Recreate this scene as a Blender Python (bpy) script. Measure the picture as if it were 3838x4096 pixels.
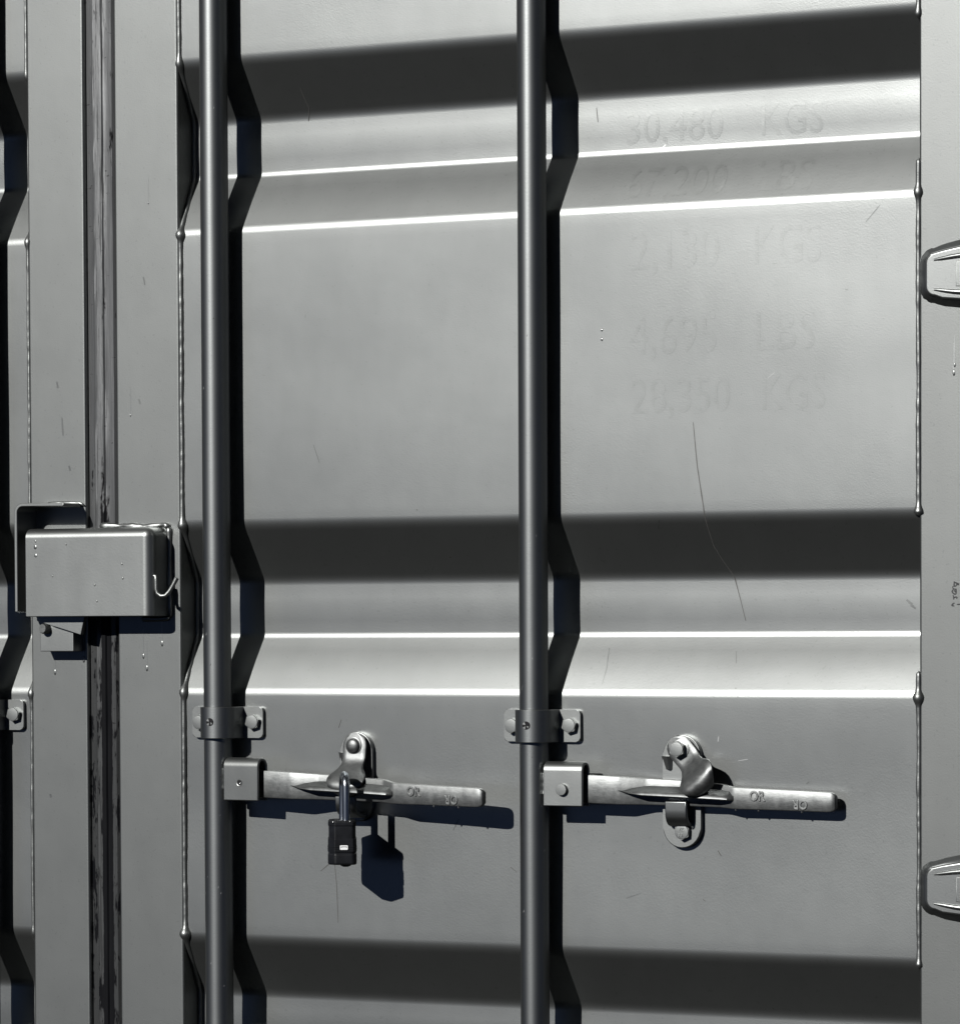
import bpy, bmesh, math, random
from mathutils import Vector, Matrix, noise

# ------------------------------------------------------------------ scene, camera, sky, sun
scene = bpy.context.scene
for o in list(bpy.data.objects):
    bpy.data.objects.remove(o)
random.seed(7)

cam_data = bpy.data.cameras.new("Camera")
cam = bpy.data.objects.new("Camera", cam_data)
scene.collection.objects.link(cam)
cam_data.sensor_fit = 'VERTICAL'
cam_data.sensor_height = 36.0
cam_data.sensor_width = 36.0
cam_data.lens = 141.04
cam_data.shift_y = 0.24519
cam_data.clip_start = 0.05
cam_data.clip_end = 200.0
R = Matrix(((0.8948735907791683, -0.011653586166966677, 0.44616751389522613),
            (0.44629694628355737, 0.033453853236181906, -0.8942594005329905),
            (-0.00450469354887187, 0.9993723198253497, 0.03513792969043093)))
cam.matrix_world = Matrix.Translation((2.05564073, -4.25939602, 0.04299217)) @ R.to_4x4()
scene.camera = cam

SUN_DIR = Vector((0.255, 1.0, -0.52))            # the way the light travels
sun_el = math.atan2(-SUN_DIR.z, math.hypot(SUN_DIR.x, SUN_DIR.y))
sun_az = math.atan2(-SUN_DIR.x, -SUN_DIR.y)

world = bpy.data.worlds.new("World")
scene.world = world
world.use_nodes = True
wn = world.node_tree
bg = wn.nodes["Background"]
sky = wn.nodes.new("ShaderNodeTexSky")
sky.sky_type = 'NISHITA'
sky.sun_disc = False
sky.sun_elevation = sun_el
sky.sun_rotation = sun_az
sky.altitude = 3000.0
sky.air_density = 0.035
sky.dust_density = 0.05
sky.ozone_density = 0.0
wn.links.new(sky.outputs[0], bg.inputs[0])
bg.inputs[1].default_value = 0.05

sun_data = bpy.data.lights.new("Sun", 'SUN')
sun_data.energy = 5.0
sun_data.angle = math.radians(0.53)
sun_data.color = (1.0, 0.984, 0.952)
sun = bpy.data.objects.new("Sun", sun_data)
scene.collection.objects.link(sun)
sun.rotation_mode = 'QUATERNION'
sun.rotation_quaternion = SUN_DIR.to_track_quat('-Z', 'Y')
sun.location = (-1.5, -6, 4)

scene.view_settings.view_transform = 'Standard'
scene.view_settings.look = 'None'
scene.view_settings.gamma = 1.0
scene.view_settings.use_curve_mapping = False
scene.view_settings.exposure = 0.31
scene.render.engine = 'CYCLES'
scene.cycles.blur_glossy = 1.0
scene.cycles.sample_clamp_indirect = 1.5

# ------------------------------------------------------------------ materials
class NT:
    def __init__(self, name):
        self.m = bpy.data.materials.new(name)
        self.m.use_nodes = True
        self.t = self.m.node_tree
        self.b = self.t.nodes["Principled BSDF"]
        self.tc = self.t.nodes.new("ShaderNodeTexCoord")
    def n(self, kind, **kw):
        nd = self.t.nodes.new(kind)
        for k, v in kw.items():
            setattr(nd, k, v)
        return nd
    def l(self, a, b):
        self.t.links.new(a, b)
    def coords(self, scale=(1, 1, 1), rot=(0, 0, 0)):
        mp = self.n("ShaderNodeMapping")
        mp.inputs['Scale'].default_value = scale
        mp.inputs['Rotation'].default_value = rot
        self.l(self.tc.outputs['Object'], mp.inputs['Vector'])
        return mp.outputs[0]
    def noise(self, vec, scale, detail=2.0, rough=0.5):
        nd = self.n("ShaderNodeTexNoise")
        nd.inputs['Scale'].default_value = scale
        nd.inputs['Detail'].default_value = detail
        nd.inputs['Roughness'].default_value = rough
        self.l(vec, nd.inputs['Vector'])
        return nd.outputs['Fac']
    def ramp(self, fac, stops):
        r = self.n("ShaderNodeValToRGB")
        e = r.color_ramp.elements
        while len(e) < len(stops):
            e.new(0.5)
        for i, (p, c) in enumerate(stops):
            e[i].position = p
            e[i].color = (c[0], c[1], c[2], 1) if isinstance(c, (tuple, list)) else (c, c, c, 1)
        self.l(fac, r.inputs[0])
        return r.outputs[0]
    def mix(self, fac, a, b, mode='MIX'):
        mx = self.n("ShaderNodeMix", data_type='RGBA', blend_type=mode)
        for sock, v in ((0, fac), (6, a), (7, b)):
            if hasattr(v, 'default_value') or hasattr(v, 'is_linked'):
                self.l(v, mx.inputs[sock])
            elif sock == 0:
                mx.inputs[0].default_value = v
            else:
                mx.inputs[sock].default_value = (v[0], v[1], v[2], 1)
        return mx.outputs[2]
    def math(self, op, a, b=None):
        md = self.n("ShaderNodeMath", operation=op)
        for i, v in enumerate((a, b)):
            if v is None:
                continue
            if hasattr(v, 'is_linked'):
                self.l(v, md.inputs[i])
            else:
                md.inputs[i].default_value = v
        return md.outputs[0]
    def bump(self, height, strength, dist, normal=None):
        bp = self.n("ShaderNodeBump")
        bp.inputs['Strength'].default_value = strength
        bp.inputs['Distance'].default_value = dist
        self.l(height, bp.inputs['Height'])
        if normal is not None:
            self.l(normal, bp.inputs['Normal'])
        return bp.outputs[0]

def paint(name, base=(0.2525, 0.262, 0.2590), rough=0.35, metallic=0.96, grain=0.11, blotch=0.05, chips=False):
    k = NT(name)
    v = k.coords()
    cloud = k.noise(v, 9.0, 3.0, 0.6)
    vs = k.coords(scale=(1.0, 1.0, 0.25))
    streak = k.noise(vs, 40.0, 3.0, 0.6)
    c1 = k.ramp(cloud, [(0.3, 1.0 - blotch), (0.7, 1.0)])
    c2 = k.ramp(streak, [(0.3, 1.0 - 0.6 * blotch), (0.65, 1.0)])
    col = k.mix(1.0, base, c1, 'MULTIPLY')
    col = k.mix(1.0, col, c2, 'MULTIPLY')
    speck = k.noise(v, 260.0, 1.0, 0.5)
    sp = k.ramp(speck, [(0.69, 1.0), (0.74, 0.62)])
    col = k.mix(0.25, col, sp, 'MULTIPLY')
    k.l(col, k.b.inputs['Base Color'])
    k.b.inputs['Metallic'].default_value = metallic
    rr = k.noise(v, 25.0, 3.0, 0.6)
    rmul = k.n("ShaderNodeMapRange")
    rmul.inputs[3].default_value = rough - 0.012
    rmul.inputs[4].default_value = rough + 0.012
    k.l(rr, rmul.inputs[0])
    k.l(rmul.outputs[0], k.b.inputs['Roughness'])
    g1 = k.noise(v, 620.0, 2.0, 0.6)
    n1 = k.bump(g1, grain, 0.0006)
    g2 = k.noise(v, 55.0, 2.0, 0.5)
    n2 = k.bump(g2, 0.014, 0.002, n1)
    k.l(n2, k.b.inputs['Normal'])
    return k.m

M = {}
M['panel'] = paint('silver_paint_panel')
M['bar'] = paint('silver_paint_bar', rough=0.38, base=(0.225, 0.234, 0.235), metallic=1.0, grain=0.06)
M['hardware'] = paint('silver_paint_hardware', rough=0.40, grain=0.10, blotch=0.12)
M['weld'] = paint('silver_paint_weld', rough=0.44, base=(0.215, 0.223, 0.220), grain=0.25, blotch=0.15)
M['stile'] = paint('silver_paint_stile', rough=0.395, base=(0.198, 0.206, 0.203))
M['hinge_stile'] = paint('silver_paint_hinge_stile_dimmed', rough=0.42, base=(0.158, 0.164, 0.162))  # weaker sheen of a differently angled face, painted in as a darker base

def zinc():
    k = NT('zinc_steel')
    v = k.coords()
    a = k.noise(v, 70.0, 4.0, 0.65)
    b = k.noise(k.coords(scale=(0.3, 1, 1)), 300.0, 3.0, 0.6)
    c = k.ramp(a, [(0.3, (0.125, 0.13, 0.131)), (0.5, (0.168, 0.174, 0.174)), (0.72, (0.205, 0.21, 0.21))])
    c = k.mix(0.5, c, k.ramp(b, [(0.35, 0.7), (0.6, 1.0)]), 'MULTIPLY')
    k.l(c, k.b.inputs['Base Color'])
    k.b.inputs['Metallic'].default_value = 0.95
    mr = k.n("ShaderNodeMapRange")
    mr.inputs[3].default_value = 0.40
    mr.inputs[4].default_value = 0.56
    k.l(a, mr.inputs[0])
    k.l(mr.outputs[0], k.b.inputs['Roughness'])
    n1 = k.bump(b, 0.18, 0.0006)
    k.l(k.bump(a, 0.10, 0.0015, n1), k.b.inputs['Normal'])
    return k.m
M['zinc'] = zinc()

def chrome():
    k = NT('shackle_steel')
    k.b.inputs['Metallic'].default_value = 1.0
    k.b.inputs['Base Color'].default_value = (0.36, 0.39, 0.43, 1)
    k.b.inputs['Roughness'].default_value = 0.26
    s = k.noise(k.coords(scale=(1, 1, 0.04)), 900.0, 2.0, 0.5)
    k.l(k.bump(s, 0.2, 0.0004), k.b.inputs['Normal'])
    return k.m
M['chrome'] = chrome()

def rubber(name, col=(0.012, 0.013, 0.016), rough=0.5):
    k = NT(name)
    v = k.coords()
    a = k.noise(v, 90.0, 3.0, 0.6)
    k.l(k.ramp(a, [(0.3, [x * 0.7 for x in col]), (0.7, [x * 1.4 for x in col])]), k.b.inputs['Base Color'])
    k.b.inputs['Roughness'].default_value = rough
    k.b.inputs['Specular IOR Level'].default_value = 0.22
    k.l(k.bump(k.noise(v, 500.0, 2.0), 0.15, 0.0005), k.b.inputs['Normal'])
    return k.m
M['black_rubber'] = rubber('black_rubber', (0.006, 0.0065, 0.008), 0.42)
M['hole'] = rubber('dark_hole', (0.006, 0.006, 0.007), 0.8)
M['ink'] = rubber('marker_ink', (0.035, 0.036, 0.038), 0.6)

def plain(name, col, rough=0.5, metallic=0.0):
    k = NT(name)
    v = k.coords()
    a = k.noise(v, 60.0, 2.0)
    k.l(k.ramp(a, [(0.3, [x * 0.9 for x in col]), (0.7, col)]), k.b.inputs['Base Color'])
    k.b.inputs['Roughness'].default_value = rough
    k.b.inputs['Metallic'].default_value = metallic
    return k.m
M['label'] = plain('white_label', (0.72, 0.73, 0.74))
M['scratch_dark'] = plain('scratch_dark', (0.07, 0.07, 0.068), 0.5, 0.6)
M['scratch_light'] = plain('scratch_light', (0.36, 0.37, 0.37), 0.4, 0.6)
def ghost_mat():
    m = paint('silver_paint_over_lettering')
    t = m.node_tree
    b = t.nodes['Principled BSDF']
    src = b.inputs['Base Color'].links[0].from_socket
    tc = t.nodes.new('ShaderNodeTexCoord')
    nz = t.nodes.new('ShaderNodeTexNoise')
    nz.inputs['Scale'].default_value = 55.0
    nz.inputs['Detail'].default_value = 4.0
    nz.inputs['Roughness'].default_value = 0.7
    t.links.new(tc.outputs['Object'], nz.inputs['Vector'])
    rp = t.nodes.new('ShaderNodeValToRGB')
    rp.color_ramp.elements[0].position = 0.42
    rp.color_ramp.elements[0].color = (0.95, 0.95, 0.947, 1)
    rp.color_ramp.elements[1].position = 0.56
    rp.color_ramp.elements[1].color = (1, 1, 1, 1)
    t.links.new(nz.outputs['Fac'], rp.inputs[0])
    mx = t.nodes.new('ShaderNodeMix')
    mx.data_type = 'RGBA'
    mx.blend_type = 'MULTIPLY'
    mx.inputs[0].default_value = 1.0
    t.links.new(src, mx.inputs[6])
    t.links.new(rp.outputs[0], mx.inputs[7])
    t.links.new(mx.outputs[2], b.inputs['Base Color'])
    return m
M['ghost'] = ghost_mat()
M['drop'] = plain('paint_drop', (0.42, 0.43, 0.43), 0.18, 0.9)
M['smudge'] = paint('silver_paint_smudged', base=(0.212, 0.220, 0.217), blotch=0.25)

def gasket_mat():
    k = NT('painted_rubber_gasket')
    sep = k.n("ShaderNodeSeparateXYZ")
    k.l(k.tc.outputs['Object'], sep.inputs[0])
    x, z = sep.outputs[0], sep.outputs[2]
    streak = k.noise(k.coords(scale=(1, 1, 0.03)), 420.0, 4.0, 0.65)
    blot = k.noise(k.coords(scale=(1, 1, 0.22)), 90.0, 4.0, 0.7)
    crack = k.noise(k.coords(scale=(0.35, 1, 1)), 130.0, 3.0, 0.7)
    # wear: far more below the lock box than above it
    low = k.n("ShaderNodeMapRange")
    low.inputs[1].default_value = 0.30
    low.inputs[2].default_value = -0.10
    low.inputs[3].default_value = 0.0
    low.inputs[4].default_value = 1.0
    k.l(z, low.inputs[0])
    cen = k.math('ABSOLUTE', k.math('SUBTRACT', x, 0.0045))
    band = k.n("ShaderNodeMapRange")
    band.inputs[1].default_value = 0.0075
    band.inputs[2].default_value = 0.0045
    k.l(cen, band.inputs[0])
    w = k.math('MULTIPLY', low.outputs[0], band.outputs[0])
    w = k.math('MULTIPLY', w, 0.55)
    w2 = k.math('MULTIPLY', low.outputs[0], 0.10)
    f = k.math('ADD', k.math('ADD', blot, w), w2)
    wear = k.ramp(f, [(0.61, 0.0), (0.69, 1.0)])
    st = k.ramp(streak, [(0.42, 1.0), (0.46, 0.0)])
    inner = k.n("ShaderNodeMapRange")
    inner.inputs[1].default_value = 0.012
    inner.inputs[2].default_value = 0.007
    k.l(k.math('ABSOLUTE', k.math('ADD', x, 0.002)), inner.inputs[0])
    st = k.math('MULTIPLY', st, inner.outputs[0])
    ck = k.ramp(crack, [(0.30, 1.0), (0.345, 0.0)])
    tot = k.math('MAXIMUM', k.math('MAXIMUM', wear, k.math('MULTIPLY', st, 0.6)), k.math('MULTIPLY', ck, 0.8))
    dull = k.mix(low.outputs[0], (0.140, 0.143, 0.146), (0.075, 0.077, 0.078))
    col = k.mix(tot, dull, (0.004, 0.0042, 0.005))
    k.l(col, k.b.inputs['Base Color'])
    inv = k.math('MULTIPLY', k.math('SUBTRACT', 1.0, tot), 0.8)
    k.l(inv, k.b.inputs['Metallic'])
    k.b.inputs['Roughness'].default_value = 0.40
    k.b.inputs['Specular IOR Level'].default_value = 0.08
    n1 = k.bump(streak, 0.12, 0.002)
    k.l(k.bump(blot, 0.08, 0.003, n1), k.b.inputs['Normal'])
    return k.m
M['gasket'] = gasket_mat()

# ------------------------------------------------------------------ mesh helpers (millimetres in, metres out)
S = 0.001
COL = scene.collection

def link(name, me, mat, parent=None, ang=40):
    if mat:
        me.materials.append(M[mat])
    for p in me.polygons:
        p.use_smooth = True
    me.set_sharp_from_angle(angle=math.radians(ang))
    o = bpy.data.objects.new(name, me)
    COL.objects.link(o)
    if parent:
        o.parent = parent
    return o

def weigh(o):
    w = o.modifiers.new('normals', 'WEIGHTED_NORMAL')
    w.keep_sharp = True
    w.weight = 100
    return o

def from_bm(name, bm, mat, parent=None, ang=40, scale=True):
    if scale:
        bmesh.ops.scale(bm, vec=(S, S, S), verts=bm.verts)
    bmesh.ops.recalc_face_normals(bm, faces=bm.faces)
    me = bpy.data.meshes.new(name)
    bm.to_mesh(me)
    bm.free()
    return link(name, me, mat, parent, ang)

def thing(name, loc, label, cat, group=None, rotz=0.0):
    o = bpy.data.objects.new(name, None)
    o.empty_display_size = 0.03
    COL.objects.link(o)
    o.location = [c * S for c in loc]
    o.rotation_euler = (0, 0, rotz)
    o['label'] = label
    o['category'] = cat
    if group:
        o['group'] = group
    return o

def bm_box(bm, x0, x1, y0, y1, z0, z1, bev=0.0, seg=2):
    r = bmesh.ops.create_cube(bm, size=1.0)
    vs = r['verts']
    for v in vs:
        v.co = Vector(((x0 + x1) / 2 + v.co.x * (x1 - x0), (y0 + y1) / 2 + v.co.y * (y1 - y0), (z0 + z1) / 2 + v.co.z * (z1 - z0)))
    if bev > 0:
        es = list({e for v in vs for e in v.link_edges})
        bmesh.ops.bevel(bm, geom=es, offset=bev, segments=seg, profile=0.5, affect='EDGES')

def bm_prism(bm, pts, y0, y1, bev=0.0, seg=2):
    """outline (x, z) pushed from y0 (front, nearer the viewer) to y1"""
    f = [bm.verts.new((x, y0, z)) for x, z in pts]
    b = [bm.verts.new((x, y1, z)) for x, z in pts]
    n = len(pts)
    ff = bm.faces.new(f)
    bm.faces.new(list(reversed(b)))
    for i in range(n):
        j = (i + 1) % n
        bm.faces.new((f[i], b[i], b[j], f[j]))
    if bev > 0:
        bmesh.ops.bevel(bm, geom=list(ff.edges), offset=bev, segments=seg, profile=0.5, affect='EDGES')

def rrect(x0, x1, z0, z1, r, n=5):
    out = []
    for cx, cz, a0 in ((x1 - r, z1 - r, 0), (x0 + r, z1 - r, 90), (x0 + r, z0 + r, 180), (x1 - r, z0 + r, 270)):
        for i in range(n + 1):
            a = math.radians(a0 + 90 * i / n)
            out.append((cx + r * math.cos(a), cz + r * math.sin(a)))
    return out

def stadium(cx, zt, zb, hw, n=14):
    out = []
    for i in range(n + 1):
        a = math.pi * i / n
        out.append((cx + hw * math.cos(a), zt - hw + hw * math.sin(a)))
    for i in range(n + 1):
        a = math.pi + math.pi * i / n
        out.append((cx + hw * math.cos(a), zb + hw + hw * math.sin(a)))
    return out

def bm_tube(bm, pts, rad, seg=12, caps=True, flat=None):
    pts = [Vector(p) for p in pts]
    n = len(pts)
    rads = rad if isinstance(rad, (list, tuple)) else [rad] * n
    rings = []
    t0 = (pts[1] - pts[0]).normalized()
    up = Vector((0, 1, 0)) if abs(t0.y) < 0.9 else Vector((1, 0, 0))
    u = t0.cross(up).normalized()
    for i in range(n):
        t = (pts[min(i + 1, n - 1)] - pts[max(i - 1, 0)]).normalized()
        u = (u - t * u.dot(t)).normalized()
        w = t.cross(u)
        rings.append([bm.verts.new(pts[i] + (u * math.cos(2 * math.pi * k / seg) + w * math.sin(2 * math.pi * k / seg)) * rads[i]) for k in range(seg)])
    for i in range(n - 1):
        for k in range(seg):
            kk = (k + 1) % seg
            bm.faces.new((rings[i][k], rings[i][kk], rings[i + 1][kk], rings[i + 1][k]))
    if caps:
        bm.faces.new(rings[0])
        bm.faces.new(list(reversed(rings[-1])))

def bm_revolve_y(bm, prof, cx, cz, seg=24):
    """profile of (radius, y) turned about an axis parallel to y through (cx, cz)"""
    rings = []
    for r, y in prof:
        if r < 1e-6:
            rings.append([bm.verts.new((cx, y, cz))])
        else:
            rings.append([bm.verts.new((cx + r * math.cos(2 * math.pi * k / seg), y, cz + r * math.sin(2 * math.pi * k / seg))) for k in range(seg)])
    for a, b in zip(rings, rings[1:]):
        for k in range(seg):
            kk = (k + 1) % seg
            if len(a) == 1 and len(b) > 1:
                bm.faces.new((a[0], b[k], b[kk]))
            elif len(b) == 1 and len(a) > 1:
                bm.faces.new((a[k], b[0], a[kk]))
            elif len(a) > 1:
                bm.faces.new((a[k], b[k], b[kk], a[kk]))

def bm_hexbolt(bm, cx, cz, y_base, h=7.0, af=17.0, rot=0.3):
    r = af / math.sqrt(3)
    pts = [(cx + r * math.cos(rot + math.pi * k / 3), cz + r * math.sin(rot + math.pi * k / 3)) for k in range(6)]
    bm_prism(bm, pts, y_base - h + 0.8, y_base + 0.5)
    # chamfered round crown
    rc = af / 2 * 0.96
    bm_revolve_y(bm, [(rc + 0.5, y_base - h + 0.9), (rc, y_base - h), (rc * 0.8, y_base - h - 0.15), (0, y_base - h - 0.2)], cx, cz, 20)

def bm_path_sheet(bm, path, x0, x1, th, nx=1, axis='x'):
    """open path of (y, z) given a thickness and pushed along x"""
    n = len(path)
    off = []
    for i in range(n):
        a = Vector(path[max(i - 1, 0)])
        b = Vector(path[min(i + 1, n - 1)])
        t = (b - a).normalized()
        off.append(Vector((-t.y, t.x)))
    loop = [Vector(p) + off[i] * th / 2 for i, p in enumerate(path)] + [Vector(path[i]) - off[i] * th / 2 for i in reversed(range(n))]
    A, B = [], []
    for p in loop:
        if axis == 'x':
            A.append(bm.verts.new((x0, p.x, p.y)))
            B.append(bm.verts.new((x1, p.x, p.y)))
        else:                       # path of (x, z) pushed along y
            A.append(bm.verts.new((p.x, x0, p.y)))
            B.append(bm.verts.new((p.x, x1, p.y)))
    m = len(loop)
    for i in range(m):
        j = (i + 1) % m
        bm.faces.new((A[i], A[j], B[j], B[i]))
    for i in range(n - 1):
        bm.faces.new((A[i], A[m - 1 - i], A[m - 2 - i], A[i + 1]))
        bm.faces.new((B[i], B[i + 1], B[m - 2 - i], B[m - 1 - i]))

def text_part(name, body, size, loc, mat, parent, extrude=0.4, rot=(math.pi / 2, 0, 0), sx=1.0, bevel=0.0, offset=0.0):
    cu = bpy.data.curves.new(name, 'FONT')
    cu.body = body
    cu.size = size * S
    cu.extrude = extrude * S
    cu.bevel_depth = bevel * S
    cu.offset = offset * S
    cu.resolution_u = 3
    cu.align_x = 'LEFT'
    tmp = bpy.data.objects.new(name, cu)
    COL.objects.link(tmp)
    bpy.context.view_layer.update()
    me = bpy.data.meshes.new_from_object(tmp)
    bpy.data.objects.remove(tmp)
    bpy.data.curves.remove(cu)
    me.name = name
    o = link(name, me, mat, parent)
    o.location = [c * S for c in loc]
    o.rotation_euler = rot
    o.scale = (sx, 1, 1)
    return o

# ------------------------------------------------------------------ corrugated panel profile
CORR = [(727.0, 659.0, 590.5, 522.0), (162.5, 96.0, 27.5, -40.5), (-345.0, -411.5, -480.0, -548.0)]
DEPTH = 34.0

def profile_points():
    raw = [(1060.0, 0.0)]
    for a, b, c, d in CORR:
        raw += [(a, 0.0), (b, DEPTH), (c, DEPTH), (d, 0.0)]
    raw.append((-700.0, 0.0))
    out = [raw[0]]
    for i in range(1, len(raw) - 1):
        p0, p1, p2 = (Vector(q) for q in raw[i - 1:i + 2])
        d0, d1 = (p0 - p1).normalized(), (p2 - p1).normalized()
        ang = math.acos(max(-1, min(1, d0.dot(d1))))
        turn = math.pi - ang
        rad = (24.0, 34.0, 30.0, 18.0)[i % 4]
        tl = rad * math.tan(turn / 2)
        a, b = p1 + d0 * tl, p1 + d1 * tl
        cdir = (d0 + d1).normalized()
        cen = p1 + cdir * (rad / math.cos(turn / 2))
        va, vb = a - cen, b - cen
        for k in range(9):
            s = k / 8
            v = va.lerp(vb, s).normalized() * rad
            out.append(tuple(cen + v))
    out.append(raw[-1])
    fin = [out[0]]
    for q in out[1:]:
        p = fin[-1]
        L = abs(p[0] - q[0])
        n = max(1, int(L / 12))
        for k in range(1, n + 1):
            fin.append((p[0] + (q[0] - p[0]) * k / n, p[1] + (q[1] - p[1]) * k / n))
    return fin
PROF = profile_points()

def bow(z):
    """spring-back of the pressing: rib floors crown outwards, the broad flats dish a little"""
    for a, b, c, d in CORR:
        if c < z < b:
            return -0.6 * math.sin(math.pi * (z - c) / (b - c)) ** 2
        if d < z < c:
            return -0.8 * math.sin(math.pi * (z - d) / (c - d)) ** 2
    if -345 < z < -40.5:
        return 1.1 * math.sin(math.pi * (z + 345) / 304.5) ** 2
    return 0.0

def prof_y(z):
    for (z0, y0), (z1, y1) in zip(PROF, PROF[1:]):
        if z <= z0 and z >= z1:
            return y0 + (y1 - y0) * (z0 - z) / max(1e-6, z0 - z1)
    return 0.0

def warp(x, z):
    """gentle unevenness of pressed sheet steel"""
    v = noise.noise(Vector((x / 260.0, 3.1, z / 170.0))) * 0.85 + noise.noise(Vector((x / 90.0, 8.3, z / 80.0))) * 0.12
    return v + bow(z)

def panel_y(x, z):
    return prof_y(z) + warp(x, z)

def build_panel(parent, ox, x0, x1):
    bm = bmesh.new()
    nx = max(2, int((x1 - x0) / 18))
    rows = []
    for z, y in PROF:
        rows.append([bm.verts.new((x0 + (x1 - x0) * i / nx - ox, y + warp(x0 + (x1 - x0) * i / nx, z), z)) for i in range(nx + 1)])
    for a, b in zip(rows, rows[1:]):
        for i in range(nx):
            bm.faces.new((a[i], b[i], b[i + 1], a[i + 1]))
    bmesh.ops.scale(bm, vec=(S, S, S), verts=bm.verts)
    me = bpy.data.meshes.new('corrugated_panel')
    bm.to_mesh(me)
    bm.free()
    o = link('corrugated_panel', me, 'panel', parent, 80)
    sol = o.modifiers.new('thickness', 'SOLIDIFY')
    sol.thickness = 0.002
    sol.offset = -1.0
    sol.use_rim = False
    return o

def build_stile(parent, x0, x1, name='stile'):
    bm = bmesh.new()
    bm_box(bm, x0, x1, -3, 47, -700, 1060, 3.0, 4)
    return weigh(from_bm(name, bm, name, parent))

def build_bead(parent, x, yoff, r, ox, blobs=(), seed=1.0, follow=True, spans=None):
    obs = []
    for (za, zb) in (spans or [(1055, -695)]):
        bm = bmesh.new()
        pts, rads = [], []
        n = int((za - zb) / 3)
        for i in range(n + 1):
            z = za + (zb - za) * i / n
            y = (prof_y(z) if follow else 0.0) + yoff
            k = 1 + 0.20 * noise.noise(Vector((seed * 7, 0, z / 9.0))) + 0.18 * noise.noise(Vector((seed * 3, 5, z / 40.0))) + 0.09 * noise.noise(Vector((seed * 5, 7, z / 4.5)))
            for bz, bk in blobs:
                k += bk * math.exp(-((z - bz) / 6.0) ** 2)
            wx = 0.7 * noise.noise(Vector((seed, 2, z / 60.0)))
            pts.append((x - ox + wx, y, z))
            rads.append(max(0.5, r * k) if 0 < i < n else 0.3)
        bm_tube(bm, pts, rads, 10)
        obs.append(from_bm('weld_bead', bm, 'weld', parent, 80))
    return obs

def drape(name, parent, pts, width, mat, ox, lift=0.25, on_panel=True, face_y=-3.0, step=6.0):
    """thin mark lying on the panel (follows the corrugation) or on a stile face"""
    dense = []
    for (xa, za), (xb, zb) in zip(pts, pts[1:]):
        L = math.hypot(xb - xa, zb - za)
        n = max(1, int(L / step))
        for k in range(n):
            dense.append((xa + (xb - xa) * k / n, za + (zb - za) * k / n))
    dense.append(pts[-1])
    bm = bmesh.new()
    prev = None
    m = len(dense)
    for i, (x, z) in enumerate(dense):
        xa, za = dense[max(i - 1, 0)]
        xb, zb = dense[min(i + 1, m - 1)]
        t = Vector((xb - xa, zb - za)).normalized()
        nrm = Vector((-t.y, t.x))
        w = width * (0.35 + 0.65 * math.sin(math.pi * (i + 0.5) / m) ** 0.5) * (0.8 + 0.4 * random.random()) / 2
        row = []
        for s in (-1, 1):
            px, pz = x + nrm.x * w * s, z + nrm.y * w * s
            y = (panel_y(px, pz) if on_panel else face_y) - lift
            row.append(bm.verts.new((px - ox, y, pz)))
        if prev:
            bm.faces.new((prev[0], prev[1], row[1], row[0]))
        prev = row
    return from_bm(name, bm, mat, parent, 80)

def blob(name, parent, x, y, z, rx, ry, rz, mat):
    bm = bmesh.new()
    bmesh.ops.create_icosphere(bm, subdivisions=2, radius=1.0)
    for v in bm.verts:
        v.co = Vector((x + v.co.x * rx, y + v.co.y * ry, z + v.co.z * rz * (1.0 if v.co.z < 0 else 1.5)))
    return from_bm(name, bm, mat, parent, 80)

# ------------------------------------------------------------------ the two doors
RX = 3.0
door = thing('container_door', (RX, 0, -700), 'silver painted corrugated steel door carrying both padlock handles and two hinges', 'door', 'container doors')
rd = bpy.data.objects.new('x', None)   # placeholder offset helper, removed below
bpy.data.objects.remove(rd)

class Off:
    """parent proxy: parts are built with z measured from world zero"""
OXR = RX
def fix(objs, dz):
    for o in objs if isinstance(objs, (list, tuple)) else [objs]:
        o.location.z += dz * S
    return objs

def RD(o):
    return fix(o, 700)

RD(build_panel(door, OXR, -479.5, 486.0))
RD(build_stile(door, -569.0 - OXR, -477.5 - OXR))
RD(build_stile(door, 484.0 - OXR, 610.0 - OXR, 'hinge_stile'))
RD(build_bead(door, -475.8, -0.9, 3.0, OXR, blobs=[(727, 0.9), (519, 1.2), (163, 1.3), (-42, 1.0), (-340, 1.6)], seed=1.3))
RD(build_bead(door, 483.0, -1.8, 3.2, OXR, blobs=[(722, 0.5), (521, 1.0), (163, 0.9), (-44, 1.4), (-345, 0.4)], seed=2.1, follow=False,
              spans=[(1055, 715), (560, 160), (-14, -350), (-520, -695)]))

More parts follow.
